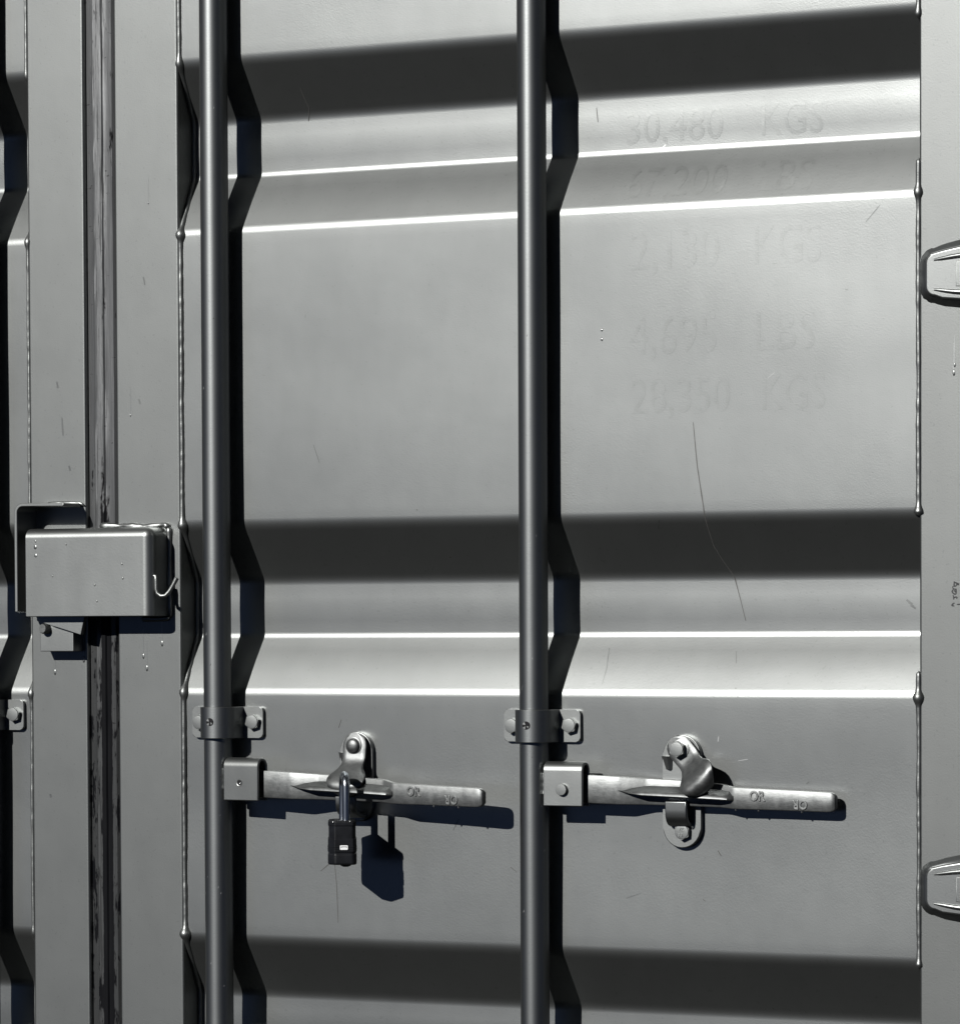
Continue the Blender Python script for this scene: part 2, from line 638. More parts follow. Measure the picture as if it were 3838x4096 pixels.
# long scratch that runs down across the rib, and small marks
RD(drape('scratch', door, [(207, 272), (210, 240), (212, 221), (219.6, 174), (225, 130), (233, 112), (243.6, 94), (252, 65), (257.7, 43)], 1.5, 'scratch_dark', OXR))
for pts, w, mat in [
    ([(419, 492), (436, 510)], 1.0, 'smudge'),
    ([(-318, 690), (-312, 668), (-315, 652)], 1.2, 'scratch_dark'),
    ([(88, 12), (90, -12), (88, -30)], 0.9, 'smudge'),
    ([(258, -34), (262, -45)], 1.2, 'scratch_dark'),
    ([(-292, 258), (-284, 236)], 0.8, 'smudge'),
    ([(-286, -258), (-268, -244)], 1.0, 'scratch_dark'), ([(-268, -238), (-264, -275), (-262, -320)], 0.9, 'scratch_dark'),
    ([(-106, -205), (-98, -191)], 0.8, 'scratch_dark'), ([(-30, -247), (-22, -253)], 0.8, 'scratch_dark'),
    ([(262, -118), (274, -116)], 0.9, 'scratch_light'), ([(300, 320), (308, 326)], 0.7, 'scratch_light'),
    ([(236, -222), (240, -228)], 1.0, 'scratch_dark'), ([(238, -90), (237, -96)], 1.2, 'scratch_light'),
    ([(70, 645), (72, 628)], 1.2, 'scratch_dark'), ([(120, -280), (138, -274)], 0.8, 'smudge'),
    ([(-260, -84), (-256, -74)], 1.0, 'scratch_dark'),
    ([(160, 150), (163, 160)], 0.9, 'smudge'),
    ([(250, 8), (253, -6)], 0.8, 'smudge'),
]:
    RD(drape('scratch', door, pts, w, mat, OXR))
random.seed(21)
for i in range(8):
    x, z = random.uniform(-455, 470), random.uniform(-430, 790)
    L, a = random.uniform(1.5, 5), random.uniform(0, math.pi)
    RD(drape('nick', door, [(x, z), (x + L * math.cos(a), z + L * math.sin(a))], random.uniform(0.7, 1.3), random.choice(['scratch_dark', 'smudge', 'smudge']), OXR, step=2))
# finger smudges beside the hinge stile
for k in range(3):
    RD(drape('smudge', door, [(455 + 2.5 * k, 66 - 3 * k), (462 + 2 * k, 61 - 2.5 * k)], 2.4, 'smudge', OXR))
for x, z, l in [(-528, 470, 10), (-536, 320, 6), (540, -90, 8)]:
    RD(drape('smudge', door, [(x, z), (x + 2, z - l)], 2.0, 'smudge', OXR, on_panel=False))

# paint drops and runs
for x, z, r in [(-505, 17.5, 2.0), (-532, 2, 1.8), (-527, -13, 2.0), (-548, 300, 1.0), (-520, 560, 1.0), (525, 318, 1.8), (526, 327, 1.4)]:
    RD(blob('paint_drop', door, x - OXR, -3.0, z, r * .8, 0.7, r * 1.6, 'panel'))
    RD(drape('paint_run', door, [(x, z + 34), (x, z)], 1.1, 'panel', OXR, lift=0.15, on_panel=False))
for x, z in [(88.5, 371), (93.5, 382), (89, 378)][:2]:
    RD(blob('paint_drop', door, 91.5 - OXR, panel_y(91.5, z), z, 1.3, 0.9, 1.6, 'drop'))

# weight figures painted over, still faintly visible
def lettering(body, x, z, size, sx, slope=False):
    o = text_part('painted_over_lettering', body, size, (0, 0, 0), 'ghost', door, 0.0)
    bm = bmesh.new()
    bm.from_mesh(o.data)
    bmesh.ops.remove_doubles(bm, verts=bm.verts, dist=2e-5)
    bmesh.ops.triangulate(bm, faces=bm.faces)
    bmesh.ops.delete(bm, geom=[f for f in bm.faces if f.calc_area() < 2e-8], context='FACES_ONLY')
    bm.normal_update()
    bmesh.ops.reverse_faces(bm, faces=[f for f in bm.faces if f.normal.z < 0])
    bm.to_mesh(o.data)
    bm.free()
    for v in o.data.vertices:
        wx, wz = x + v.co.x / S * sx, z + v.co.y / S * (0.9 if slope else 1.0)
        v.co = Vector(((wx - OXR) * S, (panel_y(wx, wz) - 0.22) * S, wz * S))
    o.rotation_euler = (0, 0, 0)
    o.data.update()
    nrm = []
    for v in o.data.vertices:                     # shade like the sheet underneath
        wx, wz = v.co.x / S + OXR, v.co.z / S
        fx = (panel_y(wx + 9, wz) - panel_y(wx - 9, wz)) / 18.0
        fz = (panel_y(wx, wz + 6) - panel_y(wx, wz - 6)) / 12.0
        nrm.append(Vector((fx, -1.0, fz)).normalized())
    o.data.normals_split_custom_set_from_vertices(nrm)
    RD(o)
for body, x, z, size, sx in [('2,130', 128, 450, 64, 0.80), ('KGS', 281, 450, 64, 0.72), ('4,695', 126, 352, 64, 0.80), ('LBS', 282, 352, 64, 0.80),
                             ('30,480', 106, 600, 54, 0.86), ('KGS', 276, 600, 54, 0.8)]:
    lettering(body, x, z, size, sx)
for body, x, z, size, sx in [('28,350', 128, 284, 58, 0.80), ('KGS', 290, 284, 58, 0.76)]:
    lettering(body, x, z, size, sx)
lettering('67,200', 116, 534, 58, 0.82, True)
lettering('LBS', 280, 534, 58, 0.82, True)

# handwriting in marker on the hinge stile
def px2w(u, v):
    du, dv = 1815.2 + u * 0.0415, 1111.4 + v * 0.0415
    return (525.7 + (du - 1852) * 0.641, 85.3 - (dv - 1130) * 0.573)
strokes = [
    [(860, 420), (900, 470), (1080, 540), (1060, 570), (960, 560)],
    [(870, 440), (865, 560), (890, 650), (940, 640), (985, 580)],
    [(850, 620), (800, 680), (820, 750), (880, 780), (950, 790), (955, 900), (940, 1030), (880, 1030)],
    [(830, 790), (775, 880), (810, 960), (870, 1030), (880, 960)],
    [(850, 850), (930, 890)],
    [(820, 1060), (850, 1180), (845, 1270)],
    [(860, 1180), (960, 1150), (1000, 1190), (970, 1240)],
    [(880, 1430), (780, 1500), (760, 1540), (820, 1560), (880, 1580)],
    [(990, 1500), (1146, 1500), (1300, 1495)],
    [(1040, 1260), (1120, 1300), (1180, 1280)]]
for st in strokes[:9]:
    RD(drape('handwriting', door, [px2w(*p) for p in st], 1.7, 'ink', OXR, lift=0.2, on_panel=False, step=1.0))

LXO = -900.0
ldoor = thing('container_door', (LXO, 0, -700), 'silver corrugated door at the left edge, left of the rubber gasket', 'door', 'container doors')
RD(build_panel(ldoor, LXO, -1150.0, -694.5))
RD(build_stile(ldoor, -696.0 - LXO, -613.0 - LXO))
RD(build_bead(ldoor, -697.2, -0.8, 2.4, LXO, blobs=[(727, 0.6), (520, 1.2), (163, 0.6), (-44, 1.2), (-345, 0.6)], seed=4.4))
for x, z, r in [(-661, -18, 1.9), (-609.5 - 9, -2, 2.2)]:
    RD(blob('paint_drop', ldoor, x - LXO, -3.0, z, r * .8, 0.7, r * 1.6, 'panel'))
    RD(drape('paint_run', ldoor, [(x, z + 30), (x, z)], 1.1, 'panel', LXO, lift=0.15, on_panel=False))
for x, z, l in [(-648, 300, 22), (-655, 345, 8), (-638, 240, 6), (-670, -170, 4)]:
    RD(drape('smudge', ldoor, [(x, z), (x + 1.5, z - l)], 2.4, 'smudge', LXO, on_panel=False))

# ------------------------------------------------------------------ door gasket
gx = -592.0
gas = thing('door_gasket', (gx, 0, 0), 'worn silver-painted black rubber gasket in the gap between the doors', 'gasket')
prof = [(-21, 3.6), (-16, 2.6), (-11.2, 1.7), (-10.2, 0.2), (-9.0, -0.4), (-5.0, -0.4), (-1.0, -0.5), (3.0, -0.4), (4.0, 0.6), (5.0, 1.4), (6.2, 1.5), (12.0, 1.0), (18.0, 0.4), (20.6, 3.0), (21.0, 26), (-21, 26)]
bm = bmesh.new()
rows = []
nz = 90
for i in range(nz + 1):
    z = -695 + 1750 * i / nz
    row = []
    for j, (x, y) in enumerate(prof):
        dy = 0.5 * noise.noise(Vector((j * 2.3, 0, z / 45.0))) if 0 < j < 13 else 0
        dx = 0.35 * noise.noise(Vector((j * 2.3, 9, z / 60.0))) if 0 < j < 13 else 0
        row.append(bm.verts.new((x + dx, y + dy, z)))
    rows.append(row)
for a, b in zip(rows, rows[1:]):
    for j in range(len(prof)):
        k = (j + 1) % len(prof)
        bm.faces.new((a[j], a[k], b[k], b[j]))
from_bm('sealing_strip', bm, 'gasket', gas, 24)
bm = bmesh.new()
bm_box(bm, -20.6, 22.6, 27, 45, -694, 1054)
from_bm('backing_strip', bm, 'black_rubber', gas)

# ------------------------------------------------------------------ locking bars with hub and handle
AX_Y = -25.5

def build_handle(parent):
    # stations: x, front y (from the bar axis), top z, bottom z
    st = [(56, -4.5, -135.0, -168.0), (74, -4.5, -135.5, -168.4), (106, -4.5, -136.8, -169.2), (112, -3.9, -137.1, -169.3),
          (138, 5.8, -139.0, -169.6), (144, 7.0, -139.4, -169.7), (190, 7.0, -141.0, -170.3), (232, 7.0, -144.0, -171.2),
          (236, 6.4, -144.6, -171.4), (248, 2.6, -147.2, -172.3), (253, 2.0, -147.8, -172.6), (300, 2.0, -149.3, -173.0),
          (365, 2.0, -151.6, -174.2), (370, 2.1, -152.2, -173.8), (372.6, 2.4, -153.2, -172.9), (374.3, 3.0, -154.8, -171.4), (375, 4.2, -156.6, -169.8)]
    th = 8.5
    bm = bmesh.new()
    rings = []
    for x, y, zt, zb in st:
        c = 0.8
        y1 = y + th
        if x >= 371:
            y1 = y + th - 1.5
        pts = [(y, zt - c * 1.6), (y + c * .5, zt - c * .5), (y + c * 1.6, zt), (y1 - c, zt), (y1, zt - c), (y1, zb + c), (y1 - c, zb), (y + c * 1.6, zb), (y + c * .5, zb + c * .5), (y, zb + c * 1.6)]
        rings.append([bm.verts.new((x, a, b)) for a, b in pts])
    for a, b in zip(rings, rings[1:]):
        for k in range(10):
            kk = (k + 1) % 10
            bm.faces.new((a[k], a[kk], b[kk], b[k]))
    bm.faces.new(rings[0])
    bm.faces.new(list(reversed(rings[-1])))
    h = from_bm('handle', bm, 'zinc', parent, 28)
    # stiffening rib that stands out of the cranked middle
    bm = bmesh.new()
    rs = [(108, -4.6, -4.5, -152.2, -152.5), (124, 1.5, -7.0, -149.5, -156.5), (140, 6.5, -8.0, -147.5, -158.5), (186, 7.5, -8.0, -147.5, -160.0), (236, 7.0, -7.0, -150.5, -162.0), (246, 3.2, -5.5, -152.0, -162.6), (251, 2.6, 0.5, -153.5, -162.8)]
    rings = []
    for x, yr, yl, ztop, zlow in rs:
        t = min(5.5, max(0.3, (x - 106) / 6.0))
        pts = [(yr + 0.5, ztop), (yl + 3.0, zlow + t), (yl + 0.8, zlow + t * 0.62), (yl, zlow + t * 0.2), (yl + 0.8, zlow), (yr + 0.5, zlow - 0.6)]
        rings.append([bm.verts.new((x, a, b)) for a, b in pts])
    for a, b in zip(rings, rings[1:]):
        for k in range(6):
            kk = (k + 1) % 6
            bm.faces.new((a[k], a[kk], b[kk], b[k]))
    bm.faces.new(rings[0])
    bm.faces.new(list(reversed(rings[-1])))
    from_bm('rib', bm, 'zinc', h, 35)
    # raised letters, once upright and once upside down
    text_part('raised_letters', 'OR', 15.5, (271.0, 1.9, -162.2), 'zinc', h, 0.75, rot=(math.pi / 2, math.radians(0.8), 0), sx=0.86, bevel=0.45, offset=0.15)
    text_part('raised_letters', 'OR', 14.5, (342.0, 1.9, -161.6), 'zinc', h, 0.75, rot=(math.pi / 2, math.radians(180.8), 0), sx=0.86, bevel=0.45, offset=0.15)
    return h

def build_hub(parent, pinned):
    path = [(-13.5, -172.0), (-13.5, -150.0), (-13.5, -131.0)]
    for i in range(1, 13):
        a = math.pi - math.pi * i / 12
        path.append((-4.5 + 9 * math.cos(a), -131 + 9 * math.sin(a)))
    path += [(4.5, -150), (4.5, -172)]
    bm = bmesh.new()
    bm_path_sheet(bm, path, 18.5, 69.0, 4.0)
    es = [e for e in bm.edges if abs(e.verts[0].co.x - e.verts[1].co.x) < .01 and e.verts[0].co.x > 60 and len(e.link_faces) == 2
          and any(abs(f.normal.x) > .9 for f in e.link_faces) ]
    h = from_bm('handle_hub', bm, 'hardware', parent, 35)
    bv = h.modifiers.new('edge', 'BEVEL')
    bv.width = 0.0012
    bv.segments = 2
    bv.limit_method = 'ANGLE'
    bv.angle_limit = math.radians(50)
    weigh(h)
    bm = bmesh.new()
    pts, rads = [], []
    for i in range(16):
        z = -132 - 40 * i / 23
        pts.append((17.6, -9.0 - 1.0 * noise.noise(Vector((1, 2, z / 7))), z))
        rads.append((3.4 + 0.9 * noise.noise(Vector((4, 2, z / 6)))) if 0 < i < 23 else 0.6)
    bm_tube(bm, pts, rads, 10)
    from_bm('weld_bead', bm, 'weld', h, 80)
    bm = bmesh.new()
    if pinned:
        bm_revolve_y(bm, [(6.9, -14), (6.9, -19.6), (6.5, -20.2), (0, -20.5)], 43.5, -152.3, 28)
        from_bm('pivot_pin', bm, 'hardware', h, 40)
    else:
        bm_revolve_y(bm, [(4.6, -15.2), (4.2, -16.0), (3.3, -16.0), (2.7, -15.55)], 42.0, -150.5, 24)
        from_bm('pivot_rim', bm, 'hardware', h, 60)
        bm = bmesh.new()
        bm_revolve_y(bm, [(3.0, -15.62), (0, -15.62)], 42.0, -150.5, 24)
        from_bm('pivot_hole', bm, 'hole', h)
        bm = bmesh.new()
        bm_revolve_y(bm, [(1.4, -15.66), (0.9, -16.3), (0, -16.4)], 43.1, -151.3, 12)
        from_bm('pivot_tip', bm, 'drop', h, 60)

def locking_bar(x, label, swing, handle=True, pinned=False, drops=()):
    t = thing('locking_bar', (x, AX_Y, 0), label, 'locking bar', 'locking bars', math.radians(swing))
    bm = bmesh.new()
    pts = [(0, 0, 1060 - 1750 * i / 20) for i in range(21)]
    bm_tube(bm, pts, 17.0, 72)
    rod = from_bm('rod', bm, 'bar', t, 60)
    rnd = random.Random(int(x))
    for i in range(16):
        a = math.radians(rnd.uniform(-150, -20))
        z = rnd.uniform(-420, 60) if i < 12 else rnd.uniform(60, 780)
        L = rnd.uniform(1.0, 4.5)
        w = rnd.uniform(0.4, 1.0) / 17.0
        bm = bmesh.new()
        q = []
        for da, dz in ((-w, 0), (0, L * .5), (w, L), (w * 1.4, L * .3)):
            q.append(bm.verts.new((17.12 * math.cos(a + da), 17.12 * math.sin(a + da), z + dz)))
        bm.faces.new(q)
        from_bm('scuff', bm, 'scratch_light' if i % 3 else 'scratch_dark', rod, 60)
    if handle:
        build_hub(t, pinned)
        h = build_handle(t)
        for dx, dz, r in drops:
            blob('water_drop', h, dx, 5.0, dz, r, r, r * 1.25, 'drop')
    return t

locking_bar(-752.0, 'vertical round locking bar beyond the left picture edge, seen by its shadow', 0, handle=False)
locking_bar(-413.4, 'round steel locking bar with padlocked handle, nearer the gasket', -4.9, True, False, drops=[(307, -174.2, 1.3), (341, -174.8, 1.3)])
locking_bar(14.2, 'round steel locking bar in mid door, its handle without a padlock', 0.3, True, True, drops=[(253, -173.4, 1.2), (281, -173.8, 1.2), (334, -174.4, 1.3)])

# ------------------------------------------------------------------ bar clamps
def bar_clamp(x, z, label, tilt=0.0):
    t = thing('bar_clamp', (x, 0, z), label, 'bar clamp', 'bolted bar clamps')
    for s in (-1, 1):
        bm = bmesh.new()
        xs = (19.0, 49.5) if s > 0 else (-49.5, -19.0)
        bm_prism(bm, rrect(xs[0], xs[1], -19, 19, 5.0), -5.5, 0.8, 0.8, 2)
        f = weigh(from_bm('flange', bm, 'hardware', t, 50))
        bm = bmesh.new()
        bm_hexbolt(bm, s * 37.5, 0.5 * s, -5.5, 7.0, 16.5, rot=0.35 + s)
        from_bm('bolt', bm, 'hardware', t, 30)
    bm = bmesh.new()
    path = [(-21.0, -3.0), (-20.6, -14.0), (-20.5, AX_Y)]
    for i in range(1, 24):
        a = math.pi + math.pi * i / 24
        path.append((20.5 * math.cos(a), AX_Y + 20.5 * math.sin(a)))
    path += [(20.5, AX_Y), (20.6, -14.0), (21.0, -3.0)]
    # arch: (x, y) path with thickness, pushed along z
    n = len(path)
    loop_o, loop_i = [], []
    for i in range(n):
        a, b = Vector(path[max(i - 1, 0)]), Vector(path[min(i + 1, n - 1)])
        tt = (b - a).normalized()
        nn = Vector((-tt.y, tt.x))
        loop_o.append(Vector(path[i]) - nn * 2.2)
        loop_i.append(Vector(path[i]) + nn * 2.2)
    loop = loop_o + list(reversed(loop_i))
    A = [bm.verts.new((p.x, p.y, 19.3)) for p in loop]
    B = [bm.verts.new((p.x, p.y, -19.3)) for p in loop]
    m = len(loop)
    for i in range(m):
        j = (i + 1) % m
        bm.faces.new((A[i], B[i], B[j], A[j]))
    for i in range(n - 1):
        bm.faces.new((A[i], A[i + 1], A[m - 2 - i], A[m - 1 - i]))
        bm.faces.new((B[i], B[m - 1 - i], B[m - 2 - i], B[i + 1]))
    ar = from_bm('arch', bm, 'bar', t, 40)
    bv = ar.modifiers.new('edge', 'BEVEL')
    bv.width = 0.0008
    bv.segments = 2
    bv.limit_method = 'ANGLE'
    bv.angle_limit = math.radians(60)
    weigh(ar)
    # slotted plug in the hole at the crown of the arch
    yf = AX_Y - 22.75
    bm = bmesh.new()
    bm_revolve_y(bm, [(5.2, yf + 1.2), (4.9, yf), (0, yf)], 0, 1.0, 20)
    pl = from_bm('plug', bm, 'hole', ar, 60)
    for q in range(4):
        bm = bmesh.new()
        a0 = math.radians(90 * q + 18 + 6 * q)
        a1 = math.radians(90 * q + 74)
        pts = [(0.9 * math.cos((a0 + a1) / 2), 1 + 0.9 * math.sin((a0 + a1) / 2))]
        rr = 4.5 if q in (1, 2) else 4.0
        for k in range(5):
            a = a0 + (a1 - a0) * k / 4
            pts.append((rr * math.cos(a), 1 + rr * math.sin(a)))
        if q == 0:
            continue
        bm_prism(bm, pts, yf - 0.5, yf + 0.3)
        from_bm('plug_segment', bm, 'zinc', ar, 40)
    return t
bar_clamp(-756.5, -71.0, 'bolted bar clamp cut off by the left picture edge', 0)
bar_clamp(-411.5, -78.0, 'bolted clamp round the locking bar above the padlocked handle')
bar_clamp(14.8, -79.0, 'bolted clamp round the mid door locking bar, above the handle without padlock')

# ------------------------------------------------------------------ handle keepers
def hasp_mesh(parent, rot, tilt=0.0):
    prof = [(-16, 0, 0.6), (-15, 0, 5.0), (-13, 0, 9.0), (-10, 0, 12.2), (-5, 0, 14.6), (0, 0, 15.3), (8, 0, 15.2), (14, 0.2, 15.0), (18, 1.2, 14.6), (23, 4.2, 14.6), (28, 8.2, 16.5), (33, 12.6, 21.0), (37, 16.6, 24.0),
            (41, 20.2, 25.0), (45, 23.0, 24.5), (49, 24.8, 22.6), (53, 25.0, 19.6), (57, 23.4, 16.0), (60, 20.5, 12.0), (62, 16.5, 8.0), (62.6, 13.5, 4.0)]
    th = 4.2
    bm = bmesh.new()
    nw = 10
    front, back = [], []
    n = len(prof)
    for i, (s, o, w) in enumerate(prof):
        a, b = prof[max(i - 1, 0)], prof[min(i + 1, n - 1)]
        t = Vector((b[0] - a[0], b[1] - a[1])).normalized()
        nn = Vector((-t.y, t.x))             # towards the viewer
        fr, bk = [], []
        for k in range(nw + 1):
            u = -1 + 2 * k / nw
            curl = -3.5 * max(0, (s - 26) / 36) * u * u      # tongue sides curl back a little
            edge = -1.2 if k in (0, nw) else 0.0
            fr.append(bm.verts.new((u * w, -(o + nn.y * 0 + curl + edge) - 0.0, -s)))
            bk.append(bm.verts.new((u * w, -(o + curl) + th * (0.8 + 0.2 * nn.y) , -s + 0.0)))
        front.append(fr)
        back.append(bk)
    for g, flip in ((front, False), (back, True)):
        for a, b in zip(g, g[1:]):
            for k in range(nw):
                q = (a[k], a[k + 1], b[k + 1], b[k])
                bm.faces.new(tuple(reversed(q)) if flip else q)
    for i in range(n - 1):
        bm.faces.new((front[i][0], front[i + 1][0], back[i + 1][0], back[i][0]))
        bm.faces.new((front[i][nw], back[i][nw], back[i + 1][nw], front[i + 1][nw]))
    bm.faces.new(front[0] + list(reversed(back[0])))
    bm.faces.new(list(reversed(front[-1])) + back[-1])
    M4 = Matrix.Rotation(rot, 4, 'Y') @ Matrix.Rotation(tilt, 4, 'X')
    bmesh.ops.transform(bm, matrix=M4, verts=bm.verts)
    bmesh.ops.translate(bm, vec=(0, -18, 0), verts=bm.verts)
    return from_bm('hasp', bm, 'zinc', parent, 50)

def keeper(x, z, label, rot, riveted, tilt, base):
    t = thing('handle_keeper', (x, 0, z), label, 'handle keeper', 'handle keepers')
    cx, hw, zt, zb = base
    bm = bmesh.new()
    pts = stadium(cx, zt, zb, hw)
    bm_prism(bm, pts, -7.0, 0.8, 1.2, 2)
    bp = weigh(from_bm('base_plate', bm, 'hardware', t, 50))
    # small stop lug at the upper left of the plate
    bm = bmesh.new()
    bm_prism(bm, [(-24.5, -24), (-20, -24), (-19.0, -12), (-20.5, -8.5), (-28.0, -8.5)], -13.0, -1.0, 0.8, 2)
    bmesh.ops.rotate(bm, cent=(-22, -3, -15), matrix=Matrix.Rotation(math.radians(48), 3, 'Z'), verts=bm.verts)
    weigh(from_bm('stop_lug', bm, 'hardware', bp, 40))
    # hook that bears the handle
    bm = bmesh.new()
    path = [(-4, -87.0), (-10, -87.5), (-15.5, -86.0), (-19.5, -82.5), (-21.8, -77.5), (-22.4, -70), (-22.6, -60)]
    if riveted:
        path = [(-4, -84.0), (-14, -84.5), (-22, -83.0), (-28, -79.5), (-32, -74.5), (-33.4, -68), (-33.6, -60)]
    bm_path_sheet(bm, path, cx - 13.6, cx + 13.6, 5.0)
    hk = from_bm('support_hook', bm, 'bar', bp, 50)
    bv = hk.modifiers.new('edge', 'BEVEL')
    bv.width = 0.0014
    bv.segments = 2
    bv.limit_method = 'ANGLE'
    bv.angle_limit = math.radians(60)
    weigh(hk)
    # spacer, hasp and its pivot
    bm = bmesh.new()
    bm_revolve_y(bm, [(12, -6.5), (12, -14)], 0, 0, 24)
    from_bm('spacer', bm, 'hardware', t, 60)
    hs = hasp_mesh(t, rot, tilt)
    bm = bmesh.new()
    if riveted:
        bm_revolve_y(bm, [(10.6, -17.2), (10.6, -19.2), (9.4, -19.6), (8.8, -19.6), (8.6, -21.2), (8.0, -22.4), (6.4, -23.6), (3.4, -24.4), (0, -24.6)], 0, 0, 32)
        from_bm('rivet', bm, 'zinc', t, 50)
    else:
        bm_revolve_y(bm, [(11.2, -17.2), (11.2, -18.6), (10.4, -18.9), (0, -18.9)], 1.5, 0, 28)
        from_bm('washer', bm, 'hardware', t, 50)
        bm = bmesh.new()
        bm_hexbolt(bm, 0, 0, -18.8, 8.0, 16.5, rot=0.5)
        from_bm('bolt', bm, 'hardware', t, 30)
        bm = bmesh.new()
        bm_hexbolt(bm, 0.7, -96.0, -7.0, 7.0, 17.0, rot=0.45)
        b = from_bm('bolt', bm, 'hardware', t, 30)
        text_part('head_mark', 'VZ', 5.4, (-3.0, -14.35, -94.8), 'hardware', b, 0.25, bevel=0.15)
        text_part('head_mark', '8.8', 4.6, (-3.4, -14.35, -101.2), 'hardware', b, 0.25, bevel=0.15)
    return t
keeper(-229.4, -104.7, 'zinc handle keeper with its hasp hanging down behind the padlock', 0.0, True, math.radians(-7), (-3.0, 21.5, 16.5, -92.0))
keeper(196.0, -104.5, 'zinc handle keeper with its hasp swung aside to the right, two hex bolts', math.radians(-42), False, 0.0, (-1.8, 23.8, 16.5, -115.0))

# ------------------------------------------------------------------ padlock
pad = thing('padlock', (-220, -66, -243.5), 'black padlock with tall steel shackle hanging from the left handle', 'padlock', rotz=math.radians(28.5))
def pad_outline(gr):
    return [(-9 + 0, -28.5 - gr), (12.5 + gr * .6, -28.5 - gr), (16 + gr, -24), (16 + gr, 24), (12, 28.5 + gr), (-9, 28.5 + gr), (-16 - gr, 20), (-16 - gr, -19)]
def pad_slab(name, gr, z0, z1, bev, mat, parent):
    bm = bmesh.new()
    o = pad_outline(gr)
    lo = [bm.verts.new((x, y, z0)) for x, y in o]
    hi = [bm.verts.new((x, y, z1)) for x, y in o]
    f0 = bm.faces.new(list(reversed(lo)))
    f1 = bm.faces.new(hi)
    sides = [bm.faces.new((lo[i], lo[(i + 1) % 8], hi[(i + 1) % 8], hi[i])) for i in range(8)]
    bmesh.ops.bevel(bm, geom=list(bm.edges), offset=bev, segments=3, profile=0.5, affect='EDGES')
    return weigh(from_bm(name, bm, mat, parent, 40))
body = pad_slab('body', 0.0, 4, 52.2, 1.6, 'black_rubber', pad)
pad_slab('bumper', 1.1, -0.2, 13.5, 2.4, 'black_rubber', body)
pad_slab('bumper', 0.9, 14.8, 31.0, 0.7, 'black_rubber', body)
for zz in (16.5, 18.7, 20.9):
    pad_slab('ridge', 1.35, zz, zz + 1.0, 0.3, 'black_rubber', body)
pad_slab('top_cap', 0.7, 45.5, 51.2, 1.4, 'black_rubber', body)
bm = bmesh.new()
bm_tube(bm, [(4, -2, 1.0), (4, -2, -2.6), (4, -2, -3.8)], [7.5, 6.0, 3.0], 18)
from_bm('keyway', bm, 'black_rubber', body, 50)
lab = []
bm = bmesh.new()
bm_prism(bm, rrect(-2.8, 6.6, 18.0, 23.2, 0.9, 3), -30.6, -29.2)
lb = from_bm('label', bm, 'label', body, 40)
for xa, xb, za, zb in [(-1.6, 5.4, 21.2, 21.9), (-1.6, -0.9, 20.4, 21.2), (4.7, 5.4, 20.6, 21.2)]:
    bm = bmesh.new()
    bm_box(bm, xa, xb, -30.8, -30.4, za, zb)
    from_bm('label_print', bm, 'ink', lb)
for x, y, z in [(-10.5, -29.2, 50.6), (9.5, -29.2, 51.2), (-15.9, -18, 2.4)]:
    blob('water_drop', body, x, y, z, 1.4, 0.9, 1.0, 'drop')
bm = bmesh.new()
pf, pr = Vector((4.8, -14.5, 0)), Vector((1.0, 14.5, 0))
pts = [(pf.x, pf.y, 44), (pf.x, pf.y, 70), (pf.x, pf.y, 92)]
mid = (pf + pr) / 2
hv = (pf - pr) / 2
for i in range(1, 14):
    a = math.pi * i / 14
    p = mid + hv * math.cos(a)
    pts.append((p.x, p.y, 92 + 13.5 * math.sin(a)))
pts += [(pr.x, pr.y, 92), (pr.x, pr.y, 70), (pr.x, pr.y, 44)]
bm_tube(bm, pts, 4.7, 8)
from_bm('shackle', bm, 'chrome', pad, 50)

# ------------------------------------------------------------------ lock box on the right door, bracket on the left door
bx = thing('lock_box', (-585, 0, 50), 'silver sheet-steel lock box bridging the gap between the doors', 'lock box')
bm = bmesh.new()
X0, X1, Y0, Y1, Z0, Z1 = -91.0, 91.0, -46.0, -2.0, 2.0, 111.0
r = bmesh.ops.create_cube(bm, size=1.0)
for v in bm.verts:
    v.co = Vector(((X0 + X1) / 2 + v.co.x * (X1 - X0), (Y0 + Y1) / 2 + v.co.y * (Y1 - Y0), (Z0 + Z1) / 2 + v.co.z * (Z1 - Z0)))
def is_edge(e, test):
    return all(test(v.co) for v in e.verts)
es = [e for e in bm.edges if is_edge(e, lambda c: c.y < -40 and c.z > 100) or is_edge(e, lambda c: c.y < -40 and c.x > 80) or is_edge(e, lambda c: c.x > 80 and c.z > 100)]
bmesh.ops.bevel(bm, geom=es, offset=12.0, segments=8, profile=0.5, affect='EDGES')
bm.normal_update()
kill = [f for f in bm.faces if (f.normal.z < -0.95) or (f.normal.y > 0.95) or (f.normal.x < -0.95)]
bmesh.ops.delete(bm, geom=kill, context='FACES')
for e in [e for e in bm.edges if e.is_boundary]:
    pass
cover = from_bm('cover', bm, 'hardware', bx, 50)
sm = cover.modifiers.new('thickness', 'SOLIDIFY')
sm.thickness = 0.004
sm.offset = -1.0
bv = cover.modifiers.new('edge', 'BEVEL')
bv.width = 0.001
bv.segments = 2
bv.limit_method = 'ANGLE'
bv.angle_limit = math.radians(60)
weigh(cover)
